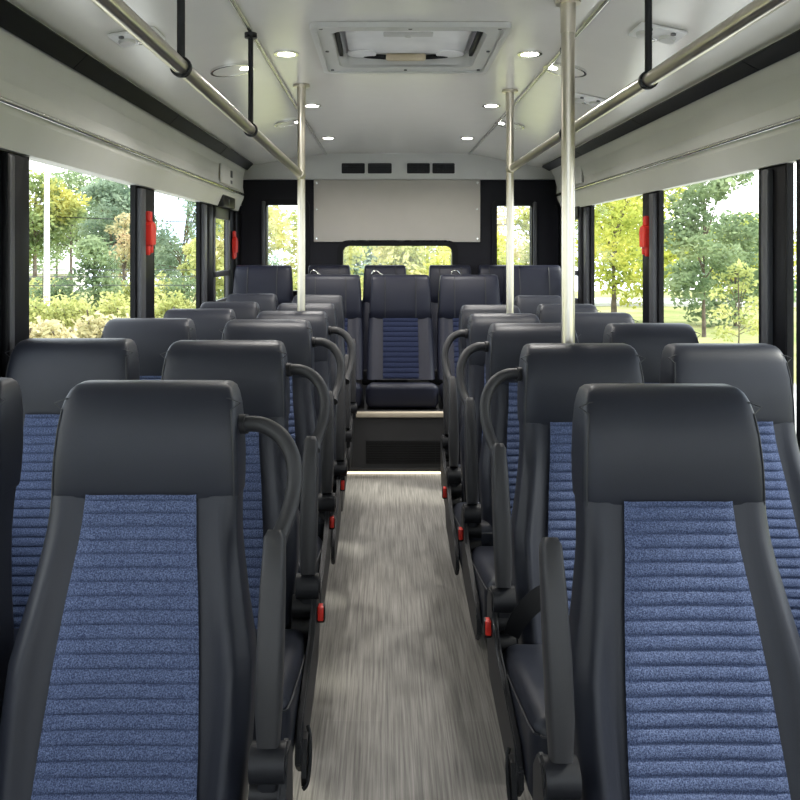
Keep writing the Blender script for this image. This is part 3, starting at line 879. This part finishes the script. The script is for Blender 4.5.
bm = bmesh.new(); add_box(bm, (-.085, y1-.055, .012), (.085, y1-.025, .042), .010, 3); hd = part('handle', bm, M['beige'], t, 'beige release handle')
for sx in (-1, 1):
    bm = bmesh.new(); add_tube(bm, [(sx*.08, y1-.04, .027), (sx*.13, y1-.04, .030), (sx*.17, y1-.03, .036), (sx*.19, y1-.02, .05)], .010, 8, 4)
    part('handle_arm', bm, M['black'], hd)
bm = bmesh.new(); add_box(bm, (-.095, -.10, .026), (.095, -.06, .040), .005); add_cyl(bm, (0, -.08, .022), (0, -.08, .03), .012, 14); part('latch_plate', bm, M['panel'], t)
for sx, sy in ((-1, -1), (0, -1), (1, -1), (-1, 1), (0, 1), (1, 1), (-1, 0), (1, 0)):
    bm = bmesh.new(); xx = sx*(x1+.022); yy = sy*(y1+.022)
    add_cyl(bm, (xx, yy, -.016), (xx, yy, -.011), .007, 12); part('screw', bm, M['alu'], t)
for sx in (-1, 1):
    bm = bmesh.new(); add_box(bm, (sx*(x1-.022)-.008, y0+.05, .02), (sx*(x1-.022)+.008, y1-.08, .048), .004)
    part('hinge_arm', bm, M['black'], t)

# ------------------------------------------------------------------ wall fittings
def escape_handle(x, y, z, s, lab, sc=1.0):
    t = thing('emergency_handle', lab, 'handle', (x, y, z), 'red emergency window handles')
    bm = bmesh.new()
    add_prism(bm, [(-.035, -.055), (.035, -.055), (.042, .03), (.03, .055), (-.012, .07), (-.040, .05)], 'x', 0, s*.032)
    add_box(bm, (0, -.028, .06), (s*.026, .010, .115), .008)
    bmesh.ops.bevel(bm, geom=[e for e in bm.edges if e.calc_length() > .02], offset=.004, segments=2, affect='EDGES')
    part('body', bm, M['red'], t)
    bm = bmesh.new(); add_box(bm, (0, -.030, -.105), (s*.022, -.008, -.05), .006); add_box(bm, (0, .010, -.095), (s*.022, .032, -.05), .006); part('prong', bm, M['red'], t)
    t.scale = (1, 1.25*sc, 1*sc)
escape_handle(WXL+.006, 4.0, 1.515, 1, 'red emergency handle on the pillar between the left windows')
escape_handle(WXL+.006, 6.27, 1.47, 1, 'red emergency handle in the far left rear corner')
escape_handle(WXR-.006, 4.335, 1.505, -1, 'red emergency handle on the pillar between the right windows')
for x, s, ya, yb, lab in ((-1.115, 1, 5.42, 6.18, 'pale switch box on the left cove near the rear'), (1.368, -1, 5.5, 6.2, 'pale switch box on the right cove near the rear')):
    t = thing('switch_box', lab, 'box', (x, (ya+yb)/2, H+.52), 'switch boxes on the coves')
    w = (yb-ya)/2
    lean = -.10 if s < 0 else 0
    bm = bmesh.new(); add_box(bm, (0, -w, -.06), (s*.016, w, .07), .006); part('cover', bm, M['panel'], t)
    bm = bmesh.new(); add_box(bm, (s*.012, -.07, .0), (s*.022, -.01, .05), .003); add_box(bm, (s*.012, -.07, -.045), (s*.020, -.01, -.02), .003); part('switch', bm, M['alu'], t)
t = thing('camera_mount', 'small black camera housing under the left cove near the rear', 'camera', (-1.145, 5.80, 1.785))
bm = bmesh.new(); add_box(bm, (-.03, -.22, -.045), (.03, .20, .04), .012, 3); part('body', bm, M['black'], t)
bm = bmesh.new(); add_cyl(bm, (.028, -.05, -.005), (.036, -.05, -.005), .022, 16); part('lens', bm, M['alu'], t)

# ------------------------------------------------------------------ outside
GZ = -.75
bm = bmesh.new()
n = 60; vs = {}
for i in range(n+1):
    for j in range(n+1):
        x = -90+180*i/n; y = -30+190*j/n
        z = GZ+.06*noise.noise((x*.3, y*.3, 0))
        if y > 40: z -= (y-40)*.05
        vs[i, j] = bm.verts.new((x, y, z))
for i in range(n):
    for j in range(n): bm.faces.new((vs[i, j], vs[i+1, j], vs[i+1, j+1], vs[i, j+1]))
struct('ground', bm, M['grass'])
bm = bmesh.new(); add_box(bm, (4.5, 31, GZ-.1), (60, 34.5, GZ+.12)); struct('road', bm, M['road'], smooth=False)
bm = bmesh.new(); add_box(bm, (-6.2, -28, GZ-.1), (6.4, 13, GZ+.10)); struct('bounce_pavement', bm, M['road'], smooth=False)  # unseen pale pavement under the bus, added to bounce light onto the ceiling

def leaves(bm, blobs, n, size, rnd, shell=.55):
    tot = sum(b[3]*b[4]*b[5] for b in blobs)
    for (cx, cy, cz, rx, ry, rz) in blobs:
        k = int(n*rx*ry*rz/tot)+1
        for _ in range(k):
            while True:
                v = Vector((rnd.uniform(-1, 1), rnd.uniform(-1, 1), rnd.uniform(-1, 1)))
                if 0.02 < v.length <= 1: break
            r = shell+(1-shell)*rnd.random() if rnd.random() < .75 else rnd.random()
            v = v.normalized()*r*(1+.28*noise.noise(v.normalized()*2.2+Vector((cx, cy, cz))))
            p = Vector((cx+v.x*rx, cy+v.y*ry, cz+v.z*rz))
            s = size*rnd.uniform(.6, 1.3)
            a = Vector((rnd.gauss(0, 1), rnd.gauss(0, 1), rnd.gauss(0, .7))).normalized()
            b = a.cross(Vector((rnd.gauss(0, 1), rnd.gauss(0, 1), rnd.gauss(0, 1)))).normalized()
            bm.faces.new([bm.verts.new(p+a*s*.6), bm.verts.new(p+b*s*.3), bm.verts.new(p-a*s*.6), bm.verts.new(p-b*s*.3)])
def flat(bm, name):
    me = bpy.data.meshes.new(name); bm.to_mesh(me); bm.free(); return me
def tree(x, y, h, wdt, mat, lab, seed, nl=3500, size=.17, trunk=.35, open_=False, lean=0, tr=.11, z=GZ):
    z -= max(0, y-40)*.05
    rnd = random.Random(seed)
    t = thing('tree', lab, 'tree', (x, y, z), 'trees seen through the bus windows')
    bm = bmesh.new(); th_ = h*trunk
    add_tube(bm, [(0, 0, 0), (lean*.3, .02, th_*.5), (lean*.7, 0, th_), (lean, .05, h*.85)], tr, 8, 4, rr=lambda u: tr*(1-.8*u))
    blobs = []; nb = 9 if not open_ else 13
    for i in range(nb):
        a = rnd.random()*2*PI; u = (i+.5)/nb
        zz = th_*.8+(h-th_*.8)*u
        rad = wdt*.5*(math.sin(PI*min(1, .18+u*.8)))**.7
        d = rad*rnd.uniform(.3, .72)
        bx, by = math.cos(a)*d+lean*u, math.sin(a)*d
        rr_ = wdt*(.24 if not open_ else .15)*rnd.uniform(.8, 1.2)
        blobs.append((bx, by, min(zz, h-rr_*.5), rr_*1.15, rr_*1.15, rr_*.8))
        zb = th_*.7+(zz-th_*.7)*.45
        add_tube(bm, [(lean*.6*u, 0, zb), ((bx+lean*u)*.5, by*.5, zb+(zz-zb)*.65), (bx, by, zz)], tr*.3, 6, 3, rr=lambda v: tr*.34*(1-.75*v))
    part('trunk', bm, M['bark'], t)
    bm = bmesh.new(); leaves(bm, blobs, nl, size, rnd)
    c = link('crown', flat(bm, 'crown'), mat, t); c['kind'] = 'stuff'
    return t
def shrub(x, y, h, w, mat, lab, seed, grp, nl=700, size=.11, z=GZ):
    rnd = random.Random(seed)
    t = thing('shrub', lab, 'shrub', (x, y, z), grp)
    bm = bmesh.new()
    blobs = [(rnd.uniform(-.3, .3)*w, rnd.uniform(-.3, .3)*w, h*rnd.uniform(.35, .65), w*.38, w*.38, h*.38) for _ in range(4)]
    leaves(bm, blobs, nl, size, rnd, .4)
    c = link('foliage', flat(bm, 'foliage'), mat, t); c['kind'] = 'stuff'
    bm = bmesh.new()
    for i in range(4):
        a = i*PI/2; add_tube(bm, [(0, 0, 0), (math.cos(a)*w*.12, math.sin(a)*w*.12, h*.35), (math.cos(a)*w*.25, math.sin(a)*w*.25, h*.7)], .02, 5, 2)
    part('stem', bm, M['bark'], t)

# left side: tall trees, hedge, lamp post, house
tree(-13.1, 30, 5.0, 3.0, M['lf_gold'], 'yellowing tree behind the lamp post in the wide left window', 11, 4200, .19, trunk=.55)
tree(-18.0, 46, 6.98, 7.7, M['lf_green'], 'broad green tree right of the lamp post in the wide left window', 12, 6000, .22, open_=True, trunk=.5)
tree(-12.3, 36, 5.3, 4.6, M['lf_pine'], 'dark layered tree in the middle of the wide left window', 13, 6000, .19, open_=True)
tree(-17.1, 54, 6.4, 6.0, M['lf_pine'], 'tall grey green tree beside the left middle pillar', 14, 5200, .23)
tree(-8.9, 24.6, 2.55, 1.8, M['lf_green'], 'low rounded tree in front of the dark layered tree', 15, 2600, .14, trunk=.2)
tree(-9.1, 28, 3.4, 1.6, M['lf_orange'], 'slim orange tinted tree at the left of the middle pillar', 16, 1500, .13, trunk=.25)
tree(-8.7, 34, 5.1, 4.4, M['lf_pine'], 'leaning open tree in the narrower left window', 17, 3600, .17, open_=True, lean=.4)
tree(-6.75, 29, 2.6, 1.3, M['lf_hedge'], 'small yellow green tree by the left rear pillar', 18, 1800, .13, trunk=.2)
tree(-27, 66, 6.5, 7, M['lf_green'], 'far green tree behind the pale house', 19, 2600, .28, trunk=.5)
tree(-18.0, 64, 4.4, 6, M['lf_pine'], 'far tree right of the pale house roof', 20, 2400, .28, trunk=.2)
tree(-11.6, 70, 3.8, 9, M['lf_pine'], 'distant low tree at the foot of the leaning tree', 21, 2400, .28, trunk=.15)
rnd = random.Random(5)
pl = ['leftmost', 'second', 'third', 'fourth', 'fifth', 'sixth', 'seventh', 'eighth', 'ninth', 'tenth', 'eleventh', 'twelfth', 'thirteenth', 'rightmost']
for i in range(12):
    x = -10.6+i*.66
    shrub(x, 18.2+rnd.uniform(-.4, .4), 1.25+rnd.uniform(-.08, .08), 1.15, M['lf_hedge'], 'yellow green hedge shrub, %s along the nearer left hedge' % (pl[i] if i < 11 else 'rightmost'), 100+i, 'shrubs of the nearer hedge on the left', 1100, .10)
for i in range(9):
    x = -15.2+i*1.25
    shrub(x, 26+rnd.uniform(-.6, .6), 1.35+rnd.uniform(-.15, .15), 1.7, M['lf_green'] if i % 3 else M['lf_hedge'], 'green shrub, %s along the farther left hedge' % (pl[i] if i < 8 else 'rightmost'), 200+i, 'shrubs of the farther hedge on the left', 900, .14)
for i in range(9):
    x = -8.6+i*.62
    shrub(x, 15.2+rnd.uniform(-.5, .5), 1.02+rnd.uniform(-.14, .14), 1.0, M['lf_dry'], 'dry grassy tuft, %s before the nearer left hedge' % (pl[i] if i < 8 else 'rightmost'), 300+i, 'dry tufts before the left hedge', 750, .13)
t = thing('lamp_post', 'tall white lamp post among the trees in the wide left window', 'lamp post', (-8.85, 21, GZ))
bm = bmesh.new(); add_cyl(bm, (0, 0, 0), (0, 0, 6.2), .085, 14, .05); part('post', bm, M['white'], t)
bm = bmesh.new(); add_cyl(bm, (0, 0, 0), (0, 0, .22), .17, 14); part('base', bm, M['white'], t)
bm = bmesh.new(); add_tube(bm, [(0, 0, 6.15), (.1, 0, 6.5), (.7, 0, 6.65)], .04, 8, 4); add_box(bm, (.6, -.12, 6.6), (1.2, .12, 6.7), .03); part('lamp_arm', bm, M['white'], t)
t = thing('house', 'low house with a pale gabled roof far behind the left hedge', 'house', (-32.9, 80, -2.75))
bm = bmesh.new(); add_box(bm, (-2.5, -2, 0), (2.5, 2, 1.95)); part('wall', bm, M['wall_house'], t, smooth=False)
bm = bmesh.new(); add_prism(bm, [(-2.9, 1.85), (2.9, 1.85), (0, 3.4)], 'y', -2.4, 2.4); part('roof', bm, M['roof'], t, smooth=False)
for k in range(4):
    bm = bmesh.new(); add_box(bm, (-2.1+k*1.15, -2.03, .75), (-1.4+k*1.15, -1.98, 1.5)); part('window', bm, M['alu'], t, smooth=False)
t = thing('wire_fence', 'thin wire fence behind the left hedges', 'fence', (-9, 23.5, GZ))
bm = bmesh.new()
for z in (1.15, 1.4, 1.6): add_cyl(bm, (-7, 0, z), (5, 0, z), .012, 6)
part('wire', bm, M['alu'], t)
for k in range(5):
    bm = bmesh.new(); add_cyl(bm, (-7+3*k, 0, 0), (-7+3*k, 0, 1.65), .03, 8); part('post', bm, M['bark'], t)
# right side
tree(6.9, 24, 6.0, 4.4, M['lf_yellow'], 'yellow green tree filling the narrower right window', 31, 6800, .16, trunk=.22)
tree(10.2, 31, 6.2, 4.2, M['lf_yellow'], 'yellow tree behind the right middle pillar', 32, 5200, .19, trunk=.22)
tree(8.0, 20, 5.6, 2.9, M['lf_green'], 'green tree with a slim dark trunk at left of the wide right window', 33, 5200, .14, open_=True, trunk=.25, tr=.06)
tree(10.1, 23, 3.15, 3.2, M['lf_green'], 'dense mid green tree in the middle of the wide right window', 34, 4600, .14, trunk=.2, tr=.06)
tree(15.9, 35, 3.63, 4.2, M['lf_yellow'], 'yellowish tree at right of the wide right window', 35, 5000, .19, trunk=.2)
tree(7.1, 16, 1.9, 1.3, M['lf_hedge'], 'thin young sapling before the dense tree on the right', 36, 600, .10, open_=True, trunk=.3, tr=.025)
tree(18.4, 42, 3.9, 4.6, M['lf_green'], 'distant green tree by the right front pillar', 37, 2600, .2)
tree(14.9, 52, 6.6, 6.2, M['lf_green'], 'distant tree behind the yellow green tree on the right', 38, 2600, .22)
tree(20.5, 60, 4.8, 7, M['lf_pine'], 'low distant tree across the road on the right', 39, 2400, .24, trunk=.15)
tree(28, 58, 4.6, 7, M['lf_yellow'], 'low yellow tree across the road at far right', 40, 2400, .24, trunk=.15)
# behind the bus
tree(-3.2, 19, 3.4, 2.6, M['lf_hedge'], 'bright bush tree in the left rear window', 51, 6500, .14, trunk=.12)
tree(-1.6, 21, 3.2, 3.0, M['lf_hedge'], 'bright bush behind the left far pole outside', 52, 6000, .14, trunk=.12)
tree(.6, 24, 3.0, 3.6, M['lf_hedge'], 'bright bush in the middle of the low rear window', 53, 7000, .15, trunk=.1)
tree(2.2, 20, 2.7, 2.6, M['lf_yellow'], 'yellow green bush at right of the low rear window', 54, 6000, .14, trunk=.1)
tree(-.8, 34, 3.6, 6, M['lf_pine'], 'grey green tree far behind the low rear window', 55, 5500, .22, trunk=.1)
tree(5.4, 29, 3.75, 2.9, M['lf_hedge'], 'pale bush in the right rear window', 56, 5500, .15, trunk=.12)
tree(4.4, 36, 4.2, 5, M['lf_dry'], 'hazy dry tree far behind the right rear window', 57, 4500, .22, trunk=.12)
bm = bmesh.new(); add_tube(bm, [(-14, 30, 2.75), (-6, 30, 2.45), (2, 30, 2.35), (10, 30, 2.5)], .018, 6, 5)
tag(part('power_line', bm, M['black'], None), 'dark overhead wire crossing the sky behind the bus', 'wire')

# ------------------------------------------------------------------ sky, sun, camera
wd = bpy.data.worlds.new('sky'); SC.world = wd; wd.use_nodes = True
nt = wd.node_tree; nt.nodes.clear(); L = nt.links
out = nt.nodes.new('ShaderNodeOutputWorld'); bg = nt.nodes.new('ShaderNodeBackground')
tc = nt.nodes.new('ShaderNodeTexCoord')
nz = nt.nodes.new('ShaderNodeTexNoise'); nz.inputs['Scale'].default_value = 2.2; nz.inputs['Detail'].default_value = 6
mp = nt.nodes.new('ShaderNodeMapping'); mp.inputs['Scale'].default_value = (1, 1, 2.5)
L.new(tc.outputs['Generated'], mp.inputs['Vector']); L.new(mp.outputs[0], nz.inputs['Vector'])
rp = nt.nodes.new('ShaderNodeValToRGB'); rp.color_ramp.elements[0].position = .38; rp.color_ramp.elements[1].position = .55
rp.color_ramp.elements[0].color = (.62, .74, .95, 1); rp.color_ramp.elements[1].color = (1, 1, 1, 1)
L.new(nz.outputs['Fac'], rp.inputs['Fac']); L.new(rp.outputs[0], bg.inputs['Color'])
bg.inputs['Strength'].default_value = 4.5
L.new(bg.outputs[0], out.inputs['Surface'])
sun = bpy.data.lights.new('sun', 'SUN'); sun.energy = 6.0; sun.angle = math.radians(7); sun.color = (1, .95, .86)
so = bpy.data.objects.new('sun', sun); COL.objects.link(so)
so.rotation_euler = Vector((-.80, .06, -.78)).to_track_quat('-Z', 'Y').to_euler()

cam = bpy.data.cameras.new('camera'); co = bpy.data.objects.new('camera', cam); COL.objects.link(co)
co.location = (0, 0, H); co.rotation_euler = (PI/2, 0, 0)
cam.sensor_width = 36; cam.lens = 36
cam.shift_x = 16/800; cam.shift_y = -150/800
cam.clip_start = .05; cam.clip_end = 500
SC.camera = co
SC.view_settings.view_transform = 'Standard'; SC.view_settings.look = 'None'
SC.view_settings.exposure = 0.12; SC.view_settings.gamma = 1.0; SC.view_settings.use_curve_mapping = False
SC.cycles.use_denoising = True
SC.cycles.max_bounces = 10; SC.cycles.diffuse_bounces = 5; SC.cycles.transparent_max_bounces = 24
